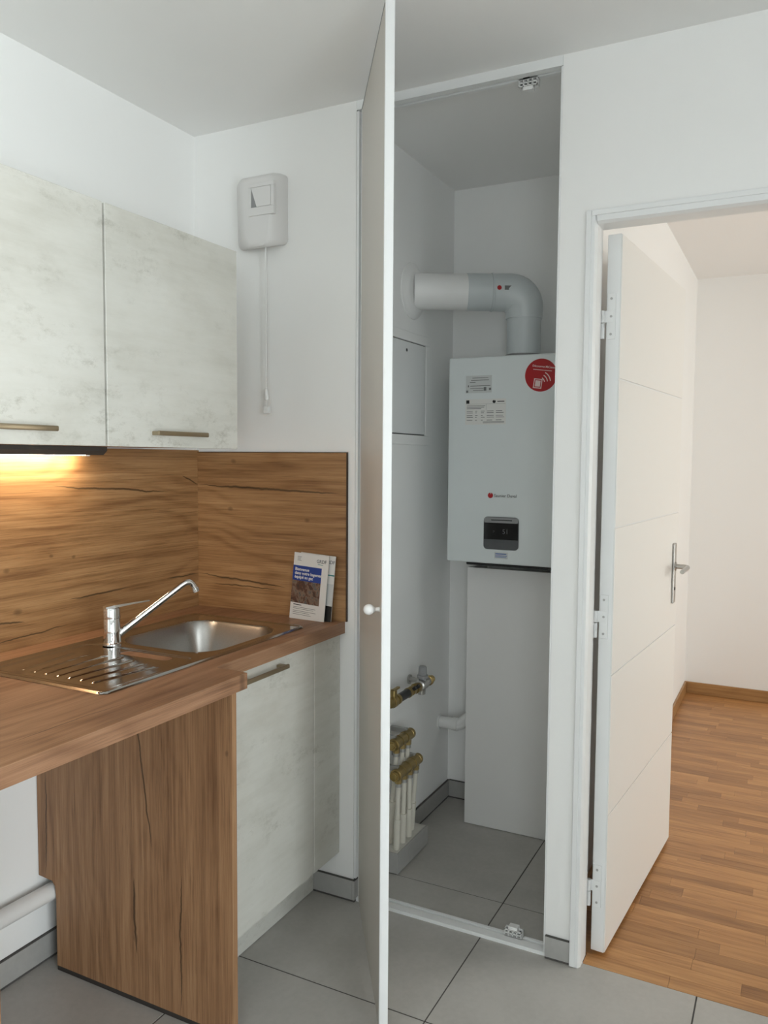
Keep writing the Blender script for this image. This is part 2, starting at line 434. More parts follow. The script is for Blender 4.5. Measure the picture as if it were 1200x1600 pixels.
for i in range(len(gx)-1):
    for j in range(len(gy)-1):
        x0, x1, y0, y1 = gx[i]+G, gx[i+1]-G, gy[j]+G, gy[j+1]-G
        x0, x1, y0 = max(x0, .001), min(x1, XR-.001), max(y0, YB+.001)
        if x1-x0 < .01 or y1-y0 < .01: continue
        if y0 > 0:                                   # closet rows
            x0, x1, y1 = max(x0, CX0+.001), min(x1, CX1-.001), CY-.001
            if x1-x0 > .01 and y0 < .5: tile(x0, x1, y0, y1)
        elif y1 > YT:                                # row crossing the end wall
            if x1 <= .46: tile(x0, x1, y0, -.001)
            elif x0 < CX1 and x1 > OX0:              # L-shaped tile around the pier
                bm = B(); prism(bm, [(x0, y0), (x1, y0), (x1, YT-.001), (CX1-.001, YT-.001), (CX1-.001, y1), (x0, y1)], 'z', -.010, 0)
                obj('tile', bm, 'grey_floor_tile', floor)
            elif x0 < CX1:
                bm = B(); prism(bm, [(x0, y0), (x1, y0), (x1, y1), (CX0+.001, y1), (CX0+.001, -.001), (x0, -.001)], 'z', -.010, 0)
                obj('tile', bm, 'grey_floor_tile', floor)
            else: tile(x0, x1, y0, YT-.001 if x0 < OX1 else -.001)
        else: tile(x0, x1, y0, y1)

# ---- parquet in the next room
bm = B(); box(bm, 1.285, FX, .07, FY, -.03, -.004); box(bm, OX0, OX1, YT, .07, -.03, -.004)
par = struct('floor.001', bm, 'dark_rubber', 'oak strip parquet floor of the room beyond the doorway', 'floor')
RW = .0556; rest = B()
pl_me = {}; rest_tone = []
y = YT; row = 0
while y < FY-.005:
    y1 = min(y+RW, FY); xa, xb = (OX0+.001, OX1-.001) if y1 < .10 else (1.286, FX-.001)
    x = xa - random.uniform(0, .28)
    while x < xb:
        L = random.choice((.26, .32, .38, .44, .50)); x0, x1 = max(x, xa), min(x+L, xb)
        if x1-x0 > .012:
            if x0 < 2.25:
                key = (round(x1-x0, 3), round(y1-y, 4))
                if key not in pl_me:
                    bm = B(); box(bm, .0003, x1-x0-.0003, .0003, y1-y-.0003, -.004, 0)
                    bmesh.ops.recalc_face_normals(bm, faces=bm.faces[:])
                    me = bpy.data.meshes.new('plank'); bm.to_mesh(me); bm.free(); me.materials.append(MATS['oak_parquet']); pl_me[key] = me
                o = bpy.data.objects.new('plank', pl_me[key]); COL.objects.link(o); o.parent = par; o.location = (x0, y, 0)
            else:
                box(rest, x0+.0003, x1-.0003, y+.0003, y1-.0003, -.004, 0); rest_tone.append(random.random())
        x += L
    y = y1; row += 1
o = obj('planks', rest, 'oak_parquet', par); o['kind'] = 'stuff'
at = o.data.attributes.new('tone', 'FLOAT', 'FACE')
for i in range(len(o.data.polygons)): at.data[i].value = rest_tone[i//6]

# ---- skirting
def skirting(name, label, runs, mat='grey_skirting_tile'):
    root = thing(name, label, 'baseboard', (runs[0][0], runs[0][2], 0), kind='structure')
    for r in runs:
        bm = B(); box(bm, r[0], r[1], r[2], r[3], .006, r[5]-.0025, .001, 1); obj('tile', bm, mat, root)
        bm = B(); box(bm, r[0]+.0004, r[1]-.0004, r[2]+.0004, r[3]-.0004, .0005, .0058); obj('joint', bm, 'grout', root)
        bm = B(); box(bm, r[0]+.0004, r[1]-.0004, r[2]+.0004, r[3]-.0004, r[5]-.0023, r[5]); obj('joint', bm, 'grout', root)
    return root
sk = []
yy = -.003
while yy > YB:
    y0 = max(yy-TY, YB); sk.append((0, .010, y0+.001, yy-.001, .002, .078)); yy = y0
    if yy <= YB+.001: break
skirting('baseboard_left', 'grey tile skirting along the long kitchen wall', sk)
skirting('baseboard_end', 'grey tile skirting at the end wall beside the base cabinet', [(.478, .625, -.009, -.0005, .002, .072), (.6255, .634, -.009, .026, .002, .072)])
skirting('baseboard_pier', 'small grey tile skirting on the narrow pier beside the doorway', [(CX1+.001, 1.3265, -.009, -.0005, .002, .068)])
skirting('baseboard_closet', 'dark edged grey tile skirting inside the boiler closet', [(CX0+.0005, CX0+.009, .465, CY-.001, .002, .074), (CX0+.010, CX1-.001, CY-.009, CY-.0005, .002, .076)])
root = thing('baseboard_far', 'oak baseboard at the foot of the next room walls', 'baseboard', (1.285, FY, 0), kind='structure')
bm = B(); box(bm, 1.297, FX, FY-.012, FY, 0, .070, .002); obj('board', bm, 'oak_baseboard', root)
bm = B(); box(bm, 1.285, 1.297, .075, FY-.0005, 0, .070, .002); obj('board', bm, 'oak_baseboard', root)

# ---- door casing
root = thing('trim_1', 'white painted casing and jamb around the doorway', 'door frame', (OX0, 0, 0), kind='structure')
for nm, x0, x1 in (('jamb', 1.327, OX0), ('jamb', OX1, OX1+.03)):
    bm = B()
    if x0 < 2: prism(bm, [(x0, -.012), (x1-.006, -.012), (x1, -.002), (x1, .062), (x1-.012, .062), (x1-.012, -.001), (x0, -.001)], 'z', .001, OZ+.036)
    else: prism(bm, [(x1, -.012), (x0+.006, -.012), (x0, -.002), (x0, .062), (x0+.012, .062), (x0+.012, -.001), (x1, -.001)], 'z', .001, OZ+.036)
    obj(nm, bm, 'white_lacquer', root)
bm = B()
prism(bm, [(-.012, OZ+.036), (-.012, OZ+.006), (-.002, OZ), (.062, OZ), (.062, OZ+.012), (-.001, OZ+.012), (-.001, OZ+.036)], 'x', OX0-.0005, OX1+.0005)
obj('head', bm, 'white_lacquer', root)
# rebate bead that gives the casing its stepped look
bm = B(); box(bm, 1.3285, 1.3425, -.0155, -.0115, .002, OZ+.0345, .0015); box(bm, OX0-.014, OX1+.01, -.0155, -.0115, OZ+.0205, OZ+.0345, .0015)
obj('bead', bm, 'white_lacquer', root)
# small closet jamb strip and tracks
bm = B(); box(bm, .6255, .634, .001, .05, .075, H-.03, .001); box(bm, .634, .639, .020, .045, .012, H-.03, .001)
struct('trim_2', bm, 'white_lacquer', 'slim white jamb strip on the hinge side of the closet', 'trim')
bm = B(); prism(bm, [(.002, 0), (.002, .011), (.030, .011), (.030, .004), (.042, .004), (.042, .011), (.052, .011), (.052, 0)], 'x', .626, CX1-.0005)
struct('trim_3', bm, 'white_lacquer', 'white floor track with groove across the closet opening', 'trim')
bm = B(); prism(bm, [(-.001, H), (-.001, H-.027), (.022, H-.027), (.022, H-.018), (.034, H-.018), (.034, H-.027), (.046, H-.027), (.046, H)], 'x', .626, CX1-.0005)
struct('trim_4', bm, 'white_lacquer', 'white ceiling track across the top of the closet opening', 'trim')
bm = B(); box(bm, CX1-.006, CX1-.0002, .001, .055, .012, H-.028, .001)
struct('trim_5', bm, 'white_lacquer', 'thin white edge strip on the latch side of the closet', 'trim')

# ------------------------------------------------------------------ room door (open into the next room)
h0 = Vector((1.4075, .0745, 0)); du = Vector((.0768, .997, 0)).normalized(); dn = Vector((du.y, -du.x, 0))   # dn points into the room (+x)
Z = Vector((0, 0, 1)); LW = .835
door = thing('door_1', 'white panelled door standing open into the next room', 'door', (1.39, .08, .01), kind='structure')
bm = B(); obb(bm, h0, du, Z, dn, 0, LW, .012, 2.035, -.040, -.003, .001, 1); obj('core', bm, 'white_lacquer', door)
zs = [.012, .416, .822, 1.236, 1.645, 2.035]
for a, b in zip(zs, zs[1:]):
    bm = B(); obb(bm, h0, du, Z, dn, .0005, LW-.0005, a+.002, b-.002, -.003, 0, .0012, 2); obj('panel', bm, 'door_lacquer', door)
hd = obj('handle_plate', obb(B(), h0, du, Z, dn, .745, .783, .912, 1.128, 0, .008, .0035, 2), 'nickel', door)
bm = B(); p = h0+du*.764+Z*1.045
cyl(bm, p+dn*.006, p+dn*.012, .015); tube(bm, bend([p+dn*.01, p+dn*.052, p+dn*.054-du*.115-Z*.004], .016), [.0085]*10+[.0075], 14)
obj('lever', bm, 'nickel', hd, True)
bm = B(); p = h0+du*.764+Z*.965; cyl(bm, p+dn*.007, p+dn*.0095, .006); obj('keyhole', bm, 'dark_metal', hd)
for zc in (1.815, .985, .205):
    bm = B()
    obb(bm, h0, du, Z, dn, -.0025, .0015, zc-.062, zc+.062, -.038, -.014, .001, 1)
    obb(bm, h0, du, Z, dn, -.0030, .0005, zc-.016, zc+.016, -.056, -.018, .0005, 1)
    hg = obj('hinge', bm, 'white_lacquer', door)
    kp = h0-dn*.049-du*.004
    bm = B(); cyl(bm, kp+Z*(zc-.060), kp+Z*(zc-.018), .0065, n=16); cyl(bm, kp+Z*(zc-.016), kp+Z*(zc+.016), .0065, n=16); obj('knuckle', bm, 'white_lacquer', hg, True)
    for dz in (-.048, 0, .048):
        q = h0-dn*.026+Z*(zc+dz); bm = B(); cyl(bm, q-du*.0022, q-du*.0038, .0035, n=10); obj('screw', bm, 'zinc', hg)

# ------------------------------------------------------------------ closet door (swung open towards the kitchen)
k0 = Vector((.650, -.014, 0)); ku = Vector((.5575, -.830, 0)).normalized(); kn = Vector((ku.y, -ku.x, 0))   # kn: left-hand (outer) face
KW, KT, KZ0, KZ1 = .592, .022, .014, 2.466
cdoor = thing('door_2', 'tall narrow white closet door swung open beside the base cabinet', 'door', (.65, -.014, .014), kind='structure')
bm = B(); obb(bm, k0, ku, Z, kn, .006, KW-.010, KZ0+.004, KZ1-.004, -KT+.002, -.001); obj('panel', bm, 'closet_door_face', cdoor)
bm = B(); obb(bm, k0, ku, Z, kn, KW-.012, KW, KZ0, KZ1, -KT, 0, .0018, 2); obb(bm, k0, ku, Z, kn, KW-.0005, KW+.0012, KZ0, KZ1, -KT+.004, -.004)
obj('edge_profile', bm, 'white_lacquer', cdoor)
bm = B(); obb(bm, k0, ku, Z, kn, 0, .007, KZ0, KZ1, -KT, 0, .001, 1); obj('hinge_profile', bm, 'white_lacquer', cdoor)
bm = B(); obb(bm, k0, ku, Z, kn, .007, KW-.012, KZ1-.004, KZ1, -KT, 0); obj('top_cap', bm, 'grey_plastic', cdoor)
bm = B(); p = k0+ku*(KW-.055)+Z*1.055; turned(bm, p-kn*.001, kn, [(0, .006), (.010, .0045), (.014, .008), (.019, .0118), (.026, .0135), (.033, .0118), (.038, .007), (.040, .0008)], 20)
obj('knob', bm, 'white_plastic', cdoor, True)
bm = B(); cyl(bm, k0+ku*.02-kn*.012+Z*(KZ1-.001), k0+ku*.02-kn*.012+Z*(H-.016), .006, n=12); cyl(bm, k0+ku*.02-kn*.012+Z*.0005, k0+ku*.02-kn*.012+Z*(KZ0+.002), .009, n=12)
obj('pivot', bm, 'white_plastic', cdoor, True)

# door catches clipped to the tracks
def catch(label, zb, s):
    root = thing('door_catch', label, 'catch', (1.148, .042, zb), 'closet door catches')
    x0, x1 = 1.122, 1.176
    hh = .020
    def zz(t0, t1): return sorted((zb+s*t0, zb+s*t1))
    bm = B()
    for xx in (x0, x0+.0125, x0+.025, x0+.0375, x1-.003): box(bm, xx, xx+.003, .028, .052, *zz(0, hh))
    for t in (0, hh*.5-.001, hh-.0025): box(bm, x0, x1, .028, .034, *zz(t, t+.0025))
    box(bm, x0, x1, .049, .052, *zz(0, hh)); box(bm, x0, x1, .028, .052, *zz(0, .002))
    a2, b2 = zz(hh, hh+.010); box(bm, x0+.0125, x0+.0405, .030, .052, a2, b2, .001)
    obj('housing', bm, 'white_plastic', root)
    bm = B(); a3, b3 = sorted((zb-s*.006, zb)); box(bm, x0+.012, x0+.030, .031, .041, a3, b3); obj('stud', bm, 'black_plastic', root)
    for xx in (x0+.0085, x0+.0205, x0+.033, x0+.046):
        bm = B(); cyl(bm, (xx, .036, zb+s*.010), (xx, .0488, zb+s*.010), .0048, n=12); obj('roller', bm, 'dark_metal', root, True)
catch('white latticed door catch standing on the closet floor track', .011, 1)
catch('white latticed door catch hanging from the closet ceiling track', H-.027, -1)

# ------------------------------------------------------------------ kitchen: wall cabinets
UZ0, UZ1, UX = 1.4485, 2.0225, .370
def handle_bar(o, u, n, length, parent):
    """satin bar handle: o centre on the door face, u along it, n outwards"""
    o, u, n = Vector(o), Vector(u), Vector(n); v = n.cross(u)
    bm = B(); obb(bm, o, u, v, n, -length/2, length/2, -.006, .006, .022, .031, .0025, 2)
    for s in (-1, 1): obb(bm, o, u, v, n, s*(length/2-.014)-.008, s*(length/2-.014)+.008, -.005, .005, 0, .024, .001, 1)
    return obj('handle', bm, 'satin_bronze', parent, True)
for y0, y1, lab in ((-.7640, -.2570, 'pale concrete-look wall cabinet nearer the corner, right of the pair'), (-1.295, -.7695, 'pale concrete-look wall cabinet at the left edge above the lamp')):
    cab = thing('wall_cabinet', lab, 'cabinet', (0.18, (y0+y1)/2, UZ0), 'wall cabinets above the worktop')
    bm = B(); t = .016
    box(bm, .002, UX-.022, y0+.001, y0+t, UZ0+.003, UZ1); box(bm, .002, UX-.022, y1-t, y1-.001, UZ0+.003, UZ1)
    box(bm, .002, UX-.022, y0+t, y1-t, UZ1-t, UZ1); box(bm, .002, .008, y0+t, y1-t, UZ0+.02, UZ1-t)
    obj('body', bm, 'pale_concrete_laminate', cab)
    bm = B(); box(bm, .002, UX-.022, y0+t, y1-t, UZ0+.003, UZ0+.02); obj('bottom_panel', bm, 'oak_worktop', cab)
    bm = B(); box(bm, UX-.020, UX, y0+.0005, y1-.0005, UZ0, UZ1, .0012, 1); d = obj('door', bm, 'pale_concrete_laminate', cab)
    handle_bar((UX, (y0+y1)/2-.012 if y0 > -1 else -1.032, 1.4845), (0, 1, 0), (1, 0, 0), .196, d)

# under-cabinet lamp
lamp = thing('under_cabinet_lamp', 'slim dark strip lamp glowing warm under the left wall cabinet', 'lamp', (.08, -.80, 1.43))
bm = B(); prism(bm, [(.045, 1.4505), (.115, 1.4505), (.115, 1.440), (.100, 1.4275), (.060, 1.4275), (.045, 1.437)], 'y', -1.10, -.520); obj('housing', bm, 'lamp_housing', lamp)
bm = B(); prism(bm, [(.0435, 1.4355), (.0588, 1.4260), (.060, 1.4273), (.0448, 1.4368)], 'y', -1.08, -.545); obj('diffuser', bm, 'lamp_diffuser', lamp)
l = bpy.data.lights.new('lamp_glow', 'AREA'); l.shape = 'RECTANGLE'; l.size = .014; l.size_y = .53; l.energy = 2.0; l.color = (1, .81, .56)
lo = bpy.data.objects.new('lamp_glow', l); COL.objects.link(lo)
lo.location = (.048, -.8125, 1.4285)
nrm = Vector((-.55, 0, -.83)).normalized(); yv = Vector((0, 1, 0)); xv = yv.cross(-nrm)
lo.matrix_world = Matrix.Translation(lo.location) @ Matrix((xv, yv, -nrm)).transposed().to_4x4()
attach(lo, lamp)
bm = B(); cyl(bm, (.078, -.556, 1.4278), (.078, -.556, 1.4245), .006, n=14); obj('end_light', bm, 'white_plastic', lamp, True)

# splashbacks
bm = B(); box(bm, .0003, .008, -1.335, -.0003, .9082, 1.4475); tag(obj('splashback', bm, 'oak_splash_left'), 'wide oak splashback panel on the long wall under the wall cabinets', 'splashback')
bm = B(); box(bm, .0083, .598, -.008, -.0003, .9082, 1.4400)
spl = tag(obj('splashback', bm, 'oak_splash_end'), 'narrow oak splashback panel on the end wall behind the brochures', 'splashback')
bm = B(); box(bm, .5981, .6010, -.0084, -.0002, .9082, 1.4422); obj('edge_band', bm, 'dark_edge', spl)
bm = B(); box(bm, .0083, .5981, -.0084, -.0002, 1.4401, 1.4422); obj('edge_band', bm, 'dark_edge', spl)

# worktop with sink cut-out and stepped front
WZ, WT = .908, .038
bm = B()
def ring2(pts):
    vs = [bm.verts.new((x, y, WZ)) for x, y in pts]
    return [bm.edges.new((vs[i], vs[(i+1) % len(vs)])) for i in range(len(vs))]
ed = ring2([(.0005, -.0005), (.591, -.0005), (.591, -.632), (.598, -.641), (.690, -.645), (.690, -1.338), (.0005, -1.338)])
ed += ring2(rrect(.328, -.385, .37, .40, .08))
bmesh.ops.triangle_fill(bm, use_beauty=True, edges=ed)
r = bmesh.ops.extrude_face_region(bm, geom=bm.faces[:]); bmesh.ops.translate(bm, verts=[v for v in r['geom'] if isinstance(v, bmesh.types.BMVert)], vec=(0, 0, -WT))
tag(obj('worktop', bm, 'oak_worktop'), 'stepped oak laminate worktop carrying the steel sink', 'worktop')

# side panel with pipe notch, and the second leg at the left edge of the picture
PY0, PY1 = -.688, -.670
sp_ = thing('side_panel', 'wide vertical-grain oak side panel notched round the floor pipe', 'panel', (.34, -.679, 0))
bm = B(); prism(bm, [(.003, .869), (.676, .869), (.676, .014), (.070, .014), (.070, .215), (.066, .240), (.055, .252), (.003, .256)], 'y', PY0, PY1); obj('board', bm, 'oak_panel', sp_)
bm = B(); box(bm, .0705, .676, PY0+.0005, PY1-.0005, .001, .0138); obj('foot_strip', bm, 'dark_rubber', sp_)
sp2 = thing('side_panel', 'oak worktop leg panel cut off by the left picture edge', 'panel', (.34, -1.327, 0))
bm = B(); prism(bm, [(.003, .869), (.672, .869), (.672, .014), (.095, .014), (.095, .256), (.003, .256)], 'y', -1.336, -1.318); obj('board', bm, 'oak_panel', sp2)
bm = B(); box(bm, .0955, .672, -1.3355, -1.3185, .001, .0138); obj('foot_strip', bm, 'dark_rubber', sp2)

# base cabinet
BX = .574
cab = thing('base_cabinet', 'pale concrete-look base cabinet under the sink', 'cabinet', (.3, -.33, 0))
bm = B(); box(bm, .10, BX-.022, -.669, -.653, .150, .8695); box(bm, .10, BX-.022, -.020, -.004, .150, .8695); box(bm, .10, BX-.022, -.653, -.020, .150, .166); box(bm, .10, .106, -.653, -.020, .166, .8695)
obj('body', bm, 'white_lacquer', cab)
bm = B(); box(bm, BX-.020, BX, -.667, -.1565, .150, .8685, .0012, 1); d = obj('door', bm, 'pale_concrete_laminate', cab)
handle_bar((BX, -.431, .842), (0, 1, 0), (1, 0, 0), .196, d)
bm = B(); box(bm, BX-.020, BX, -.1535, -.0015, .150, .8685, .0012, 1); obj('filler_panel', bm, 'pale_concrete_laminate', cab)
bm = B(); box(bm, .465, .478, -.669, -.0005, .0015, .150); obj('plinth', bm, 'pale_concrete_laminate', cab)

# ------------------------------------------------------------------ sink
SX0, SX1, SY0, SY1 = .100, .533, -.946, -.140
sink = thing('sink', 'stainless steel sink with drainer set into the worktop', 'sink', (.3165, -.543, WZ))
def sd_rr(x, y, cx, cy, hw, hh, r):
    dx, dy = abs(x-cx)-(hw-r), abs(y-cy)-(hh-r)
    return math.hypot(max(dx, 0), max(dy, 0))+min(max(dx, dy), 0)-r
def sm(a, b, x):
    t = min(1, max(0, (x-a)/(b-a))); return t*t*(3-2*t)
BC = (.333, -.385, .163, .182, .085)
DC = (.320, -.762, .190, .160, .04)
def hz(x, y):
    z = WZ+.0035
    e = sd_rr(x, y, .3165, -.543, .2165, .403, .022)
    z += .0022*sm(-.014, -.008, e); z -= .0046*sm(-.0045, 0, e)          # raised rim, then down onto the worktop
    d = sd_rr(x, y, *DC)
    if d < 0:
        z -= .0030*sm(0, -.010, d)
        for k in range(7):                                                # drainer ribs fanning out from the bowl
            xk = .185+.045*k+(y+.76)*(.14*(k-3)/3)
            z += .0034*math.exp(-((x-xk)/.0048)**2)*sm(-.895, -.88, y)*(1-sm(-.690-.01*abs(k-3), -.672-.01*abs(k-3), y))
        z -= .0035*sm(0, -.02, sd_rr(x, y, .36, -.635, .085, .022, .018))
    b = sd_rr(x, y, *BC)
    z += .0012*math.exp(-((b-.006)/.005)**2)
    if b < 0: z -= .150*sm(0, 1, min(1, -b/.060))**.8 if -b < .060 else .150
    return z
NX, NY = 110, 202
xs = [SX0+(SX1-SX0)*i/NX for i in range(NX+1)]; ys = [SY0+(SY1-SY0)*j/NY for j in range(NY+1)]
parts = {'rim': [], 'drainer': [], 'bowl': []}
for i in range(NX):
    for j in range(NY):
        cx_, cy_ = (xs[i]+xs[i+1])/2, (ys[j]+ys[j+1])/2
        if sd_rr(cx_, cy_, .3165, -.543, .2165, .403, .022) > 0: continue
        k = 'bowl' if sd_rr(cx_, cy_, *BC) < 0 else 'drainer' if sd_rr(cx_, cy_, *DC) < 0 else 'rim'
        parts[k].append((i, j))
for k, cells in parts.items():
    idx = {}; vs = []; fs = []; nr = []
    def vid(i, j):
        if (i, j) not in idx:
            x, y = xs[i], ys[j]; idx[(i, j)] = len(vs); vs.append((x, y, hz(x, y))); e = .0012
            nr.append(Vector((-(hz(x+e, y)-hz(x-e, y))/(2*e), -(hz(x, y+e)-hz(x, y-e))/(2*e), 1)).normalized())
        return idx[(i, j)]
    for i, j in cells: fs.append((vid(i, j), vid(i+1, j), vid(i+1, j+1), vid(i, j+1)))
    me = bpy.data.meshes.new(k); me.from_pydata(vs, [], fs); me.materials.append(MATS['bowl_steel' if k == 'bowl' else 'brushed_steel'])
    for p in me.polygons: p.use_smooth = True
    me.normals_split_custom_set_from_vertices([tuple(n) for n in nr])
    o = bpy.data.objects.new(k, me); COL.objects.link(o); attach(o, sink)
bm = B(); zb = WZ+.0035-.150; turned(bm, (.333, -.385, zb), (0, 0, 1), [(.0003, .042), (.003, .041), (.003, .034), (.001, .030)], 28); dr = obj('drain', bm, 'chrome', sink, True)
bm = B(); turned(bm, (.333, -.385, zb), (0, 0, 1), [(.0015, .028), (.006, .026), (.008, .012), (.016, .010), (.018, .001)], 24); obj('plug', bm, 'chrome', dr, True)

# tap
tap = thing('kitchen_tap', 'chrome single-lever tap with long angled spout', 'tap', (.197, -.592, .9115))
tx, ty, tz = .197, -.592, .9110
bm = B(); turned(bm, (tx, ty, tz), (0, 0, 1), [(0, .026), (.005, .026), (.007, .0235), (.030, .0225), (.070, .0225), (.071, .0218), (.073, .0218), (.074, .0228), (.098, .0228), (.102, .021), (.103, .001)], 36); obj('body', bm, 'chrome', tap, True)
sd = Vector((.122, .185, 0)).normalized(); tip = Vector((tx, ty, 0))+sd*.222
A = Vector((tx, ty, tz+.024))+sd*.012; Bp = Vector((tip.x, tip.y, 1.060))-sd*.030; Cc = Vector((tip.x, tip.y, 1.066)); D = Cc+sd*.010-Z*.022
pts = [A.lerp(Bp, k/8) for k in range(8)]
for k in range(9):
    t = k/8; pts.append(Bp*(1-t)**3+(Bp+(Bp-A).normalized()*.028)*3*t*(1-t)**2+(Cc+sd*.004)*3*t*t*(1-t)+D*t**3)
bm = B(); tube(bm, pts, [.0115-.003*min(1, k/8) for k in range(len(pts))], 18); obj('spout', bm, 'chrome', tap, True)
bm = B(); dd = (pts[-1]-pts[-2]).normalized(); turned(bm, pts[-1]-dd*.008, dd, [(0, .0085), (.001, .0105), (.013, .0105), (.014, .007), (.012, .001)], 20); obj('aerator', bm, 'chrome', tap, True)
ld = Vector((.06, .18, 0)).normalized(); ls = Vector((-ld.y, ld.x, 0)); lb = Vector((tx, ty, tz+.1015))
bm = B(); rings = []
for d_, hw, z0, th in ((-.021, .012, 0, .004), (0, .019, .001, .007), (.02, .015, .002, .006), (.06, .0105, .004, .0045), (.105, .009, .006, .003), (.110, .007, .0062, .0025)):
    c_ = lb+ld*d_+Z*z0; rings.append([c_-ls*hw, c_-ls*hw*.8+Z*th, c_+ls*hw*.8+Z*th, c_+ls*hw])
loft(bm, rings); obj('lever', bm, 'chrome', tap, True)

# ------------------------------------------------------------------ brochures
def brochure(label, o, lean, roll, back):
    root = thing('brochure', label, 'brochure', o, 'brochures leaning on the end splashback')
    u = Vector((math.cos(roll), -.075, -math.sin(roll))).normalized()
    v = Vector((math.sin(roll), lean, math.cos(roll))); v = (v-u*v.dot(u)).normalized(); n = u.cross(v)
    W_, H_ = .136, .213
    o = Vector(o)
    bm = B(); obb(bm, o, u, v, n, 0, W_, 0, H_, -.0022, 0); obj('pages', bm, 'paper', root)
    def quad(name, u0, u1, v0, v1, mat, k=1, par=None):
        bm = B(); obb(bm, o, u, v, n, u0, u1, v0, v1, .0000, .0003*k); return obj(name, bm, mat, par or root)
    at = lambda a, b, k=.0005: o+u*a+v*b+n*k
    if not back:
        quad('blue_band', 0, .112, .124, .172, 'brochure_blue')
        quad('cover_photo', 0, .112, .052, .124, 'brochure_photo')
        lettering('title', 'Bienvenue\ndans votre logement\néquipé au gaz', .0135, at(.008, .156), u, v, 'paper', root, spacing=.92, bold=.0003)
        lettering('logo', 'GRDF', .0150, at(.090, .188), u, v, 'ink_grey', root, bold=.0002)
        bm = B()
        for a, b, q in ((.014, .030, .200), (.014, .028, .196), (.014, .026, .192), (.014, .030, .188)): obb(bm, o, u, v, n, a, b, q, q+.0012, 0, .0003)
        for a, b, q in ((.012, .100, .038), (.012, .092, .033), (.012, .102, .026), (.012, .078, .021), (.012, .084, .015)): obb(bm, o, u, v, n, a, b, q, q+.0013, 0, .0003)
        obj('small_print', bm, 'ink_grey', root)['kind'] = 'stuff'
        quad('heading_line', .012, .044, .045, .0475, 'ink_black')
        bm = B(); obb(bm, o, u, v, n, .095, .115, .182, .1835, 0, .0003); obj('logo_line', bm, 'teal_ink', root)
    else:
        quad('black_block', .09, W_, 0, .055, 'ink_black'); quad('grey_block', .09, W_, .055, .125, 'label_paper'); quad('green_line', .09, W_, .150, .154, 'teal_ink')
        lettering('logo', 'GRDF', .0150, at(.096, .188), u, v, 'ink_grey', root, bold=.0002)
brochure('white gas welcome brochure with blue title band, in front', (.404, -.0360, .9085), .075, .045, False)
brochure('second brochure mostly hidden behind the front one', (.424, -.0265, .9085), .065, .045, True)

# ------------------------------------------------------------------ humidity vent with pull cord
vent = thing('ventilation_unit', 'white wall ventilation unit with pull cord above the splashback', 'vent', (.286, 0, 2.20))
def vring(y, x0, x1, z0, z1, r, bulge, tp=.0):
    pts = rrect((x0+x1)/2, (z0+z1)/2, x1-x0, z1-z0, r, 6); out = []
    for x, z in pts:
        t = (z-(z0+z1)/2)/((z1-z0)/2); s = (x-(x0+x1)/2)/((x1-x0)/2)
        taper = 1-tp*max(0, -t+.1)**1.6-.4*tp*max(0, t-.5)**1.5
        out.append(((x0+x1)/2+s*(x1-x0)/2*taper, y, z+bulge*(1-s*s)*(1 if t > 0 else -1)))
    return out
bm = B(); loft(bm, [vring(-.0005, .190, .377, 2.104, 2.318, .014, .006), vring(-.020, .191, .377, 2.101, 2.317, .018, .009, .06), vring(-.038, .205, .371, 2.097, 2.313, .022, .011, .16), vring(-.050, .220, .362, 2.096, 2.306, .024, .011, .22), vring(-.058, .236, .354, 2.100, 2.298, .026, .010, .24), vring(-.060, .246, .347, 2.110, 2.292, .026, .009, .24)])
obj('cover', bm, 'vent_plastic', vent, True)
bm = B()
for a, b, c_, d_ in ((.268, .366, 2.274, 2.287), (.268, .366, 2.186, 2.212), (.268, .278, 2.212, 2.274), (.354, .366, 2.212, 2.274)): box(bm, a, b, -.0635, -.050, c_, d_, .001, 1)
obj('grille_frame', bm, 'vent_plastic', vent)
bm = B(); prism(bm, [(.278, 2.212), (.354, 2.212), (.354, 2.274), (.278, 2.274)], 'y', -.0606, -.0600); fl = obj('flap_recess', bm, 'grey_plastic', vent)
bm = B(); prism(bm, [(.300, 2.213), (.353, 2.213), (.353, 2.273), (.279, 2.273)], 'y', -.0628, -.0608); obj('flap', bm, 'vent_plastic', fl)
bm = B(); tube(bm, [(.315, -.036, 2.098), (.315, -.0345, 1.9), (.313, -.032, 1.75), (.311, -.030, 1.640)], .0024, 8); obj('cord', bm, 'white_plastic', vent, True)
bm = B(); turned(bm, (.311, -.030, 1.646), (.12, 0, -1), [(0, .003), (.004, .006), (.012, .0065), (.024, .0062), (.036, .0075), (.040, .004)], 14); pu = obj('cord_toggle', bm, 'white_plastic', vent, True)
bm = B(); box(bm, .306, .326, -.040, -.022, 1.566, 1.588, .003); cyl(bm, (.315, -.030, 1.588), (.314, -.030, 1.608), .0016, n=8); obj('pull_block', bm, 'white_plastic', pu)

# ------------------------------------------------------------------ floor pipe along the long wall
fp = thing('waste_pipe', 'white waste pipe running low along the long wall', 'pipe', (.05, -1.0, .19))
bm = B(); cyl(bm, (.0385, -1.9, .232), (.0385, -.30, .207), .0235, n=24); obj('pipe', bm, 'white_plastic', fp, True)
for yy in (-1.42, -.56):
    zc = .232-.025*(yy+1.9)/1.6
    bm = B(); cyl(bm, (.0385, yy-.009, zc), (.0385, yy+.009, zc), .0275, n=24); box(bm, .0005, .03, yy-.008, yy+.008, zc-.010, zc+.010); obj('bracket', bm, 'white_plastic', fp, True)

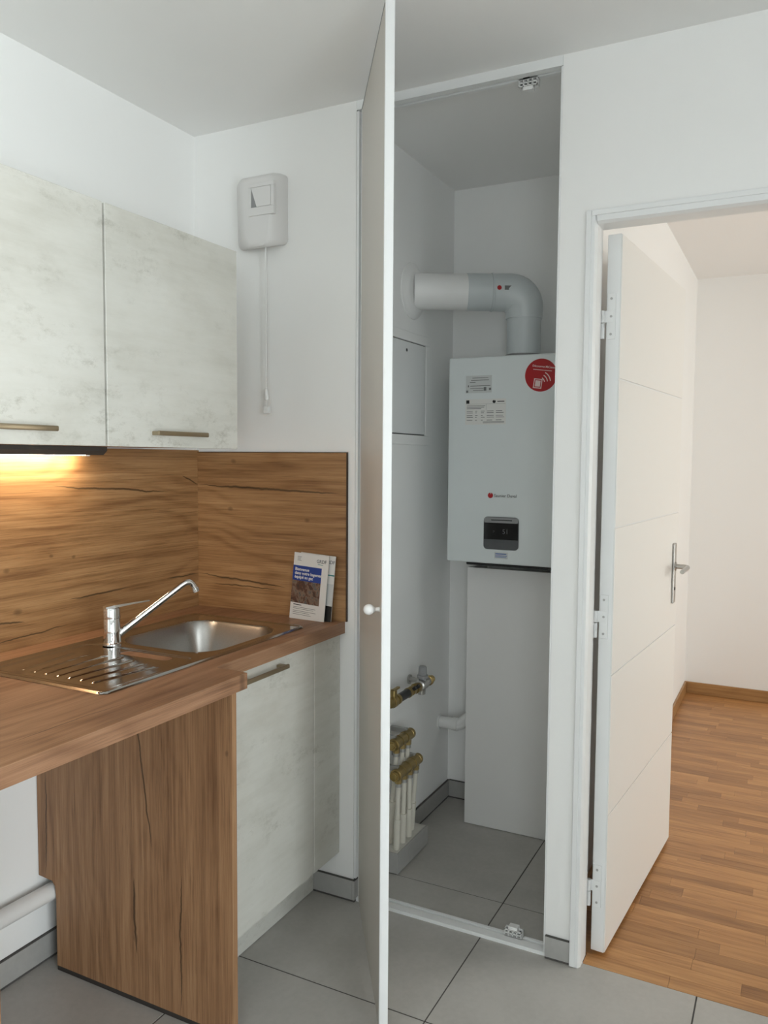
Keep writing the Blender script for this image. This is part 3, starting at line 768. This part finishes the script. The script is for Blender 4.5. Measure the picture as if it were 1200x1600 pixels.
# ------------------------------------------------------------------ boiler
BX0, BX1, BY0, BZ0, BZ1 = .708, 1.127, .550, 1.048, 1.788
boiler = thing('gas_boiler', 'white wall-hung gas boiler with red round sticker in the closet', 'boiler', (.917, .72, BZ0))
bm = B(); box(bm, BX0, BX1, BY0, CY-.001, BZ0, BZ1, .006, 3); obj('casing', bm, 'boiler_enamel', boiler, True)
def disc(bm, cx_, cz_, r, y0, y1, n=48): return cyl(bm, (cx_, y1, cz_), (cx_, y0, cz_), r, n=n)
def plate(bm, x0, x1, z0, z1, y0, y1): return box(bm, x0, x1, y0, y1, z0, z1)
F = BY0
# control panel
bm = B(); prism(bm, rrect(.917, 1.159, .130, .117, .014), 'y', F-.004, F+.004); cp = obj('control_panel', bm, 'control_grey', boiler)
bm = B(); plate(bm, .8535, .9805, 1.137, 1.196, F-.0048, F-.003); obj('screen', bm, 'screen_black', cp)
bm = B(); prism(bm, rrect(.917, 1.206, .128, .019, .008), 'y', F-.0044, F-.003); obj('top_bar', bm, 'grey_plastic', cp)
X, nY = Vector((1, 0, 0)), Vector((0, -1, 0))
lettering('screen_digits', '51', .024, (.922, F-.0050, 1.158), X, Z, 'screen_digit', cp)
lettering('screen_symbol', '>', .016, (.886, F-.0050, 1.160), X, Z, 'screen_digit', cp)
bm = B(); plate(bm, .880, .958, 1.2045, 1.2080, F-.0047, F-.0042); obj('bar_lettering', bm, 'ink_black', cp)
# brand mark and name
def brandmark(parent, cx_, cz_, s, mat, y):
    pts = []
    for k in range(28):
        a = PI*.66+(2*PI-PI*.32)*k/27; pts.append((cx_+s*math.cos(a), cz_+s*math.sin(a)))
    pts += [(cx_+s*.35, cz_+s*1.05), (cx_+s*.15, cz_+s*.35), (cx_-s*.2, cz_+s*1.0)]
    bm = B(); prism(bm, pts, 'y', y-.0005, y); return obj('brand_mark', bm, mat, parent)
brandmark(boiler, .8745, 1.294, .0098, 'brand_red', F)
lettering('brand_name', 'Saunier Duval', .0150, (.888, F-.0004, 1.2885), X, Z, 'ink_black', boiler)
# labels
bm = B(); plate(bm, .775, .873, 1.660, 1.722, F-.0006, F+.001); s1 = obj('data_label', bm, 'label_paper', boiler)
bm = B(); k = F-.0009
for a, b, q in ((.800, .860, 1.712), (.795, .862, 1.704), (.790, .812, 1.697), (.792, .868, 1.684), (.792, .842, 1.675), (.803, .842, 1.668)): plate(bm, a, b, q, q+.0022, k, F-.0006)
plate(bm, .7765, .7845, 1.6615, 1.6695, k, F-.0006); plate(bm, .843, .853, 1.667, 1.680, k, F-.0006); plate(bm, .863, .871, 1.669, 1.677, k, F-.0006); obj('print', bm, 'ink_grey', s1)['kind'] = 'stuff'
bm = B(); plate(bm, .7835, .7865, 1.681, 1.688, k, F-.0006); obj('mark', bm, 'ink_black', s1)
bm = B(); plate(bm, .774, .927, 1.547, 1.638, F-.0006, F+.001); s2 = obj('rating_label', bm, 'paper', boiler)
bm = B()
for a, b, q in ((.780, .850, 1.613), (.780, .846, 1.608), (.780, .835, 1.603)): plate(bm, a, b, q, q+.002, k, F-.0006)
for q in (1.594, 1.588, 1.578, 1.572, 1.562):
    for a, b in ((.780, .806), (.812, .828), (.834, .850), (.856, .884), (.890, .921)): plate(bm, a, b-random.uniform(0, .01), q, q+.002, k, F-.0006)
for q in (1.556, 1.552): plate(bm, .842, .921, q, q+.0016, k, F-.0006)
plate(bm, .776, .925, 1.620, 1.6206, k, F-.0006); plate(bm, .854, .8546, 1.599, 1.620, k, F-.0006)
obj('print', bm, 'ink_grey', s2)['kind'] = 'stuff'
bm = B(); plate(bm, .7775, .7895, 1.6225, 1.6345, k, F-.0006); obj('symbol', bm, 'ink_black', s2)
bm = B(); plate(bm, .895, .921, 1.6265, 1.6295, k, F-.0006); obj('name_line', bm, 'ink_black', s2)
brandmark(s2, .883, 1.628, .0058, 'ink_black', F-.0006)
bm = B(); plate(bm, .893, .943, 1.068, 1.0915, F-.0006, F+.001); s3 = obj('installer_label', bm, 'label_paper', boiler)
bm = B()
for a, b, q in ((.897, .936, 1.0850), (.896, .938, 1.0835), (.896, .940, 1.0775), (.896, .938, 1.0730)): plate(bm, a, b, q, q+.0018, k, F-.0006)
obj('blue_print', bm, 'ink_blue', s3)
# round red sticker
bm = B(); disc(bm, 1.051, 1.714, .0565, F-.0008, F+.001); rs = obj('red_sticker', bm, 'sticker_red', boiler, True)
uu = Vector((math.cos(.13), 0, -math.sin(.13))); vv = Vector((math.sin(.13), 0, math.cos(.13)))
cs = Vector((1.051, F-.0011, 1.714))
lettering('slogan', 'Découvrez MiConnect', .0098, cs-uu*.034+vv*.0265, uu, vv, 'sticker_print', rs, bold=.0002)
bm = B(); nn = Vector((0, -1, 0))
obb(bm, cs, uu, vv, nn, -.030, .036, .0165, .0185, -.0004, 0); obj('slogan_line', bm, 'sticker_print', rs)
bm = B()
for a, b, c_, d_ in ((-.022, .008, -.016, -.013), (-.022, .008, -.046, -.043), (-.022, -.019, -.043, -.016), (.005, .008, -.043, -.016), (-.016, .002, -.040, -.019)): obb(bm, cs, uu, vv, nn, a, b, c_, d_, -.0004, 0)
obj('square_emblem', bm, 'sticker_print', rs)
for q in range(3):
    bm = B(); c0 = Vector((-.002, -.026)); R_ = .020+.0105*q; arc = []
    for t in range(9):
        a = math.radians(14+(52)*t/8); arc.append((c0.x+R_*math.cos(a), c0.y+R_*math.sin(a)))
    for t in range(8, -1, -1):
        a = math.radians(14+(52)*t/8); arc.append((c0.x+(R_-.0032)*math.cos(a), c0.y+(R_-.0032)*math.sin(a)))
    r0 = [cs+uu*a+vv*b for a, b in arc]; r1 = [p+nn*-.0004 for p in r0]; loft(bm, [r0, r1]); obj('signal_arc', bm, 'sticker_print', rs)
# pipe stubs under the boiler
for i, xx in enumerate((.775, .835, .915, .985, 1.06)):
    bm = B(); cyl(bm, (xx, .76, BZ0+.002), (xx, .76, 1.017), .011, n=16); cyl(bm, (xx, .76, BZ0-.006), (xx, .76, BZ0-.022), .017, n=6); obj('pipe_stub', bm, 'nickel' if i % 2 else 'aged_brass', boiler, True)
bm = B(); box(bm, .765, 1.08, .60, .72, BZ0-.016, BZ0+.001, .004); obj('underside_shade', bm, 'black_plastic', boiler)  # black block standing in for the shade under the boiler

# ---- flue
FZ = 2.030
f0 = Vector((CX0, .500, FZ)); f1 = Vector((.940, .700, FZ)); fd = (f1-f0).normalized()
flue = thing('flue_pipe', 'white flue pipe bending from the boiler into the closet wall', 'flue', (.94, .70, BZ1))
bm = B(); turned(bm, (CX0+.0005, .500, FZ), (1, 0, 0), [(0, .101), (.004, .100), (.010, .088), (.020, .078), (.022, .070)], 48); obj('wall_flange', bm, 'flue_white', flue, True)
def fpoint(d): return f0+fd*d
LF = (f1-f0).length
bm = B(); cyl(bm, fpoint(.004), fpoint(.205), .0640, n=40); obj('white_pipe', bm, 'flue_white', flue, True)
bm = B(); turned(bm, fpoint(.197), fd, [(0, .0655), (.001, .0665), (.088, .0665), (.089, .065)], 40); obj('collar', bm, 'flue_grey', flue, True)
bm = B(); turned(bm, fpoint(.286), fd, [(0, .067), (.001, .0690), (.006, .0690), (.007, .067)], 40); obj('seam_ring', bm, 'flue_grey', flue, True)
pts = [fpoint(.290), fpoint(LF-.075)]
for k in range(1, 11):
    t = k/10; pts.append(fpoint(LF-.075)*(1-t)**2+f1*2*t*(1-t)+(f1-Z*.075)*t*t)
pts.append(f1-Z*.095)
bm = B(); tube(bm, pts, [.0665, .0675]+[.0675+.0055*math.sin(PI*k/10) for k in range(1, 11)]+[.0660], 40); obj('elbow', bm, 'flue_grey', flue, True)
bm = B(); cyl(bm, f1-Z*.090, (f1.x, f1.y, BZ1+.010), .0615, n=40); obj('vertical_pipe', bm, 'flue_grey', flue, True)
bm = B(); turned(bm, (f1.x, f1.y, BZ1), (0, 0, 1), [(0, .082), (.008, .080), (.010, .066), (.018, .065)], 40); obj('boiler_flange', bm, 'grey_plastic', flue, True)
sN = Vector((fd.y, -fd.x, 0))
for nm, d_, hw, hh, mt in (('warning_mark', .306, .008, .008, 'brand_red'), ('type_label', .338, .013, .0075, 'ink_grey')):
    bm = B(); c_ = fpoint(d_)+sN*.0672+Z*.004
    if nm == 'warning_mark': turned(bm, c_, sN, [(0, hw), (.0008, hw), (.0009, hw*.62), (.0003, hw*.6)], 20)
    else: obb(bm, c_, fd, Z, sN, -hw, hw, -hh, hh, -.0005, .0008)
    obj(nm, bm, mt, flue)

# ---- white cover box under the boiler
cov = thing('pipe_cover', 'tall plain white pipe cover panel standing below the boiler', 'panel', (.94, .79, 0))
bm = B(); box(bm, .737, 1.155, .690, .704, .002, 1.010, .0015); obj('front_panel', bm, 'cover_panel', cov)
bm = B(); box(bm, .737, .749, .7045, CY-.010, .002, 1.009, .001); box(bm, 1.143, 1.155, .7045, CY-.010, .002, 1.009, .001); obj('side_panel', bm, 'cover_panel', cov)

# ---- access hatch on the closet side wall
ha = thing('access_hatch', 'white metal access hatch in the closet side wall', 'hatch', (CX0, .43, 1.66))
bm = B(); y0, y1, z0, z1 = .225, .642, 1.474, 1.880
for a, b, c_, d_ in ((y0, y1, z0, z0+.036), (y0, y1, z1-.034, z1), (y0, y0+.030, z0+.036, z1-.034), (y1-.030, y1, z0+.036, z1-.034)): box(bm, CX0+.0003, CX0+.008, a, b, c_, d_, .0015, 1)
obj('frame', bm, 'wall_paint', ha)
bm = B(); box(bm, CX0+.0003, CX0+.001, y0+.030, y1-.030, z0+.036, z1-.034); obj('gap_shade', bm, 'dark_metal', ha)  # dark sheet, paints the shade in the slit round the hatch door
bm = B(); box(bm, CX0+.001, CX0+.007, y0+.033, y1-.0335, z0+.040, z1-.0375, .001, 1); hd_ = obj('hatch_door', bm, 'white_lacquer', ha)
bm = B(); cyl(bm, (CX0+.0065, .442, 1.812), (CX0+.0078, .442, 1.812), .006, n=14); obj('lock', bm, 'dark_metal', hd_, True)

# ---- concrete upstand with heating manifolds
up_ = thing('pipe_upstand', 'tile-clad upstand on the closet floor with pipes rising from it', 'plinth', (.63, .335, 0))
bm = B(); box(bm, CX0+.0003, .676, .216, .461, .0015, .072, .003); obj('core', bm, 'rough_plaster', up_)
bm = B(); box(bm, .6765, .6835, .2155, .462, .003, .074, .0012, 1); obj('tile', bm, 'grey_skirting_tile', up_)
bm = B(); box(bm, CX0+.001, .6835, .2085, .2150, .003, .074, .0012, 1); obj('tile', bm, 'grey_skirting_tile', up_)

def manifold(label, x, z, ya, yb, outs, bx_, near):
    root = thing('heating_manifold', label, 'manifold', (x, (ya+yb)/2, .073), 'brass heating manifolds in the closet')
    L_ = yb-ya; r = .0195
    bm = B(); prof = [(0, .008), (.001, r*.86), (.012, r*.86), (.0125, r*.98)]
    n = len(outs)
    for k in range(n):
        a = .0125+(L_-.030)*k/n; b = .0125+(L_-.030)*(k+1)/n
        prof += [(a+.001, r*1.08), (a+.006, r*1.08), (a+.0065, r), (b-.003, r), (b-.0025, r*.9), (b, r*.9)]
    prof += [(L_-.016, r), (L_-.002, r), (L_, r*.8), (L_, .004)]
    turned(bm, (x, ya, z), (0, 1, 0), prof, 28); bar = obj('bar', bm, 'aged_brass', root, True)
    bm = B(); turned(bm, (x, ya-.0015, z), (0, 1, 0), [(0, .006), (0, r*.55), (.002, r*.6), (.002, r*.8), (.004, r*.84)], 24); obj('end_plug', bm, 'bright_brass', bar, True)
    for yo, xe, ye in outs:
        bm = B(); cyl(bm, (x, yo, z-.010), (x, yo, z-.034), .0135, .0125, 6); o_ = obj('outlet', bm, 'aged_brass', root)
        bm = B(); cyl(bm, (x, yo, z-.034), (x, yo, z-.046), .0108, n=18); obj('nut', bm, 'zinc', o_, True)
        a = Vector((x, yo, z-.044)); e = Vector((xe, ye, .0725)); m1 = a.lerp(e, .35)
        bm = B(); tube(bm, [a, a.lerp(m1, .5)+Vector((0, 0, -.005)), m1, m1.lerp(e, .5), e], .0082, 14); p_ = obj('pipe', bm, 'pex_pipe', root, True)
        s0 = a.lerp(e, .52); bm = B(); tube(bm, [s0, s0+(e-s0)*.995], .0115, 14); obj('sleeve', bm, 'pex_pipe', p_, True)
    for yo in (ya+.035, yb-.03):
        bm = B(); box(bm, CX0+.0005, x, yo-.007, yo+.007, z+.008, z+.026, .002); obj('wall_clip', bm, 'zinc', root)
manifold('upper brass heating manifold on the closet side wall', .648, .440, .225, .382, [(.262, .615, .275), (.312, .618, .320), (.355, .620, .370)], 0, True)
manifold('lower brass heating manifold just above the pipe upstand', .672, .347, .196, .395, [(.232, .660, .245), (.277, .656, .300), (.322, .655, .352), (.372, .640, .405)], 0, True)

# ---- water supply valve assembly
wv = thing('supply_valve', 'brass supply valve with black sleeve and grey tap handle on closet wall', 'valve', (.66, .40, .60))
vx, vz = .655, .598
bm = B(); turned(bm, (vx, .195, vz), (0, 1, 0), [(0, .004), (0, .017), (.014, .017), (.015, .020), (.034, .020), (.035, .014), (.048, .014), (.049, .018), (.062, .018), (.063, .012)], 20); v1 = obj('inlet_valve', bm, 'aged_brass', wv, True)
bm = B(); cyl(bm, (vx, .222, vz+.012), (vx, .222, vz+.040), .012, n=16); box(bm, vx-.006, vx+.006, .215, .262, vz+.036, vz+.043, .002); obj('valve_handle', bm, 'aged_brass', v1)
bm = B(); cyl(bm, (vx, .256, vz), (vx, .335, vz), .0155, n=24); obj('black_sleeve', bm, 'black_plastic', wv, True)
bm = B(); turned(bm, (vx, .334, vz), (0, 1, 0), [(0, .014), (.001, .0178), (.010, .0178), (.011, .013), (.026, .013), (.027, .0165), (.046, .0165), (.047, .012), (.060, .012), (.061, .0185), (.078, .0185), (.079, .014), (.10, .014)], 24); bd = obj('coupling', bm, 'aged_brass', wv, True)
for yy in (.362, .392):
    bm = B(); cyl(bm, (vx+.010, yy, vz+.008), (vx+.019, yy, vz+.015), .0068, n=14); obj('test_plug', bm, 'dark_metal', bd, True)
bm = B(); turned(bm, (vx, .43, vz), (0, 1, 0), [(0, .013), (.004, .020), (.050, .020), (.056, .015), (.085, .015)], 24); cyl(bm, (vx, .455, vz-.010), (vx, .455, vz-.034), .016, .014, 16); vb = obj('valve_body', bm, 'nickel', wv, True)
bm = B(); turned(bm, (vx, .462, vz+.012), (0, 0, 1), [(0, .014), (.010, .014), (.012, .021), (.022, .021), (.024, .016), (.052, .0145), (.056, .010), (.057, .001)], 20); obj('tap_handle', bm, 'grey_plastic', vb, True)
bm = B(); turned(bm, (vx, .510, vz), (0, 1, 0), [(0, .014), (.004, .0185), (.016, .0185), (.018, .015), (.036, .014), (.040, .009), (.040, .001)], 20); obj('end_cap', bm, 'bright_brass', wv, True)
for yy in (.24, .50):
    bm = B(); cyl(bm, (CX0+.0005, yy, vz), (vx-.008, yy, vz), .010, n=14); cyl(bm, (CX0+.0005, yy, vz), (CX0+.006, yy, vz), .018, n=18); obj('wall_stub', bm, 'nickel', wv, True)

# ---- condensate pipe in the corner
co = thing('condensate_pipe', 'short white drain pipe bending from the closet corner behind the cover', 'pipe', (.62, .80, .35))
bm = B(); tube(bm, bend([(CX0+.001, .800, .349), (.672, .800, .349), (.728, .815, .402)], .02), .0235, 22); obj('elbow_pipe', bm, 'white_plastic', co, True)
bm = B(); cyl(bm, (.640, .800, .349), (.664, .800, .349), .0262, n=22); obj('sleeve', bm, 'white_plastic', co, True)
bm = B(); cyl(bm, (CX0+.0005, .800, .349), (CX0+.005, .800, .349), .031, n=24); obj('wall_ring', bm, 'white_plastic', co, True)
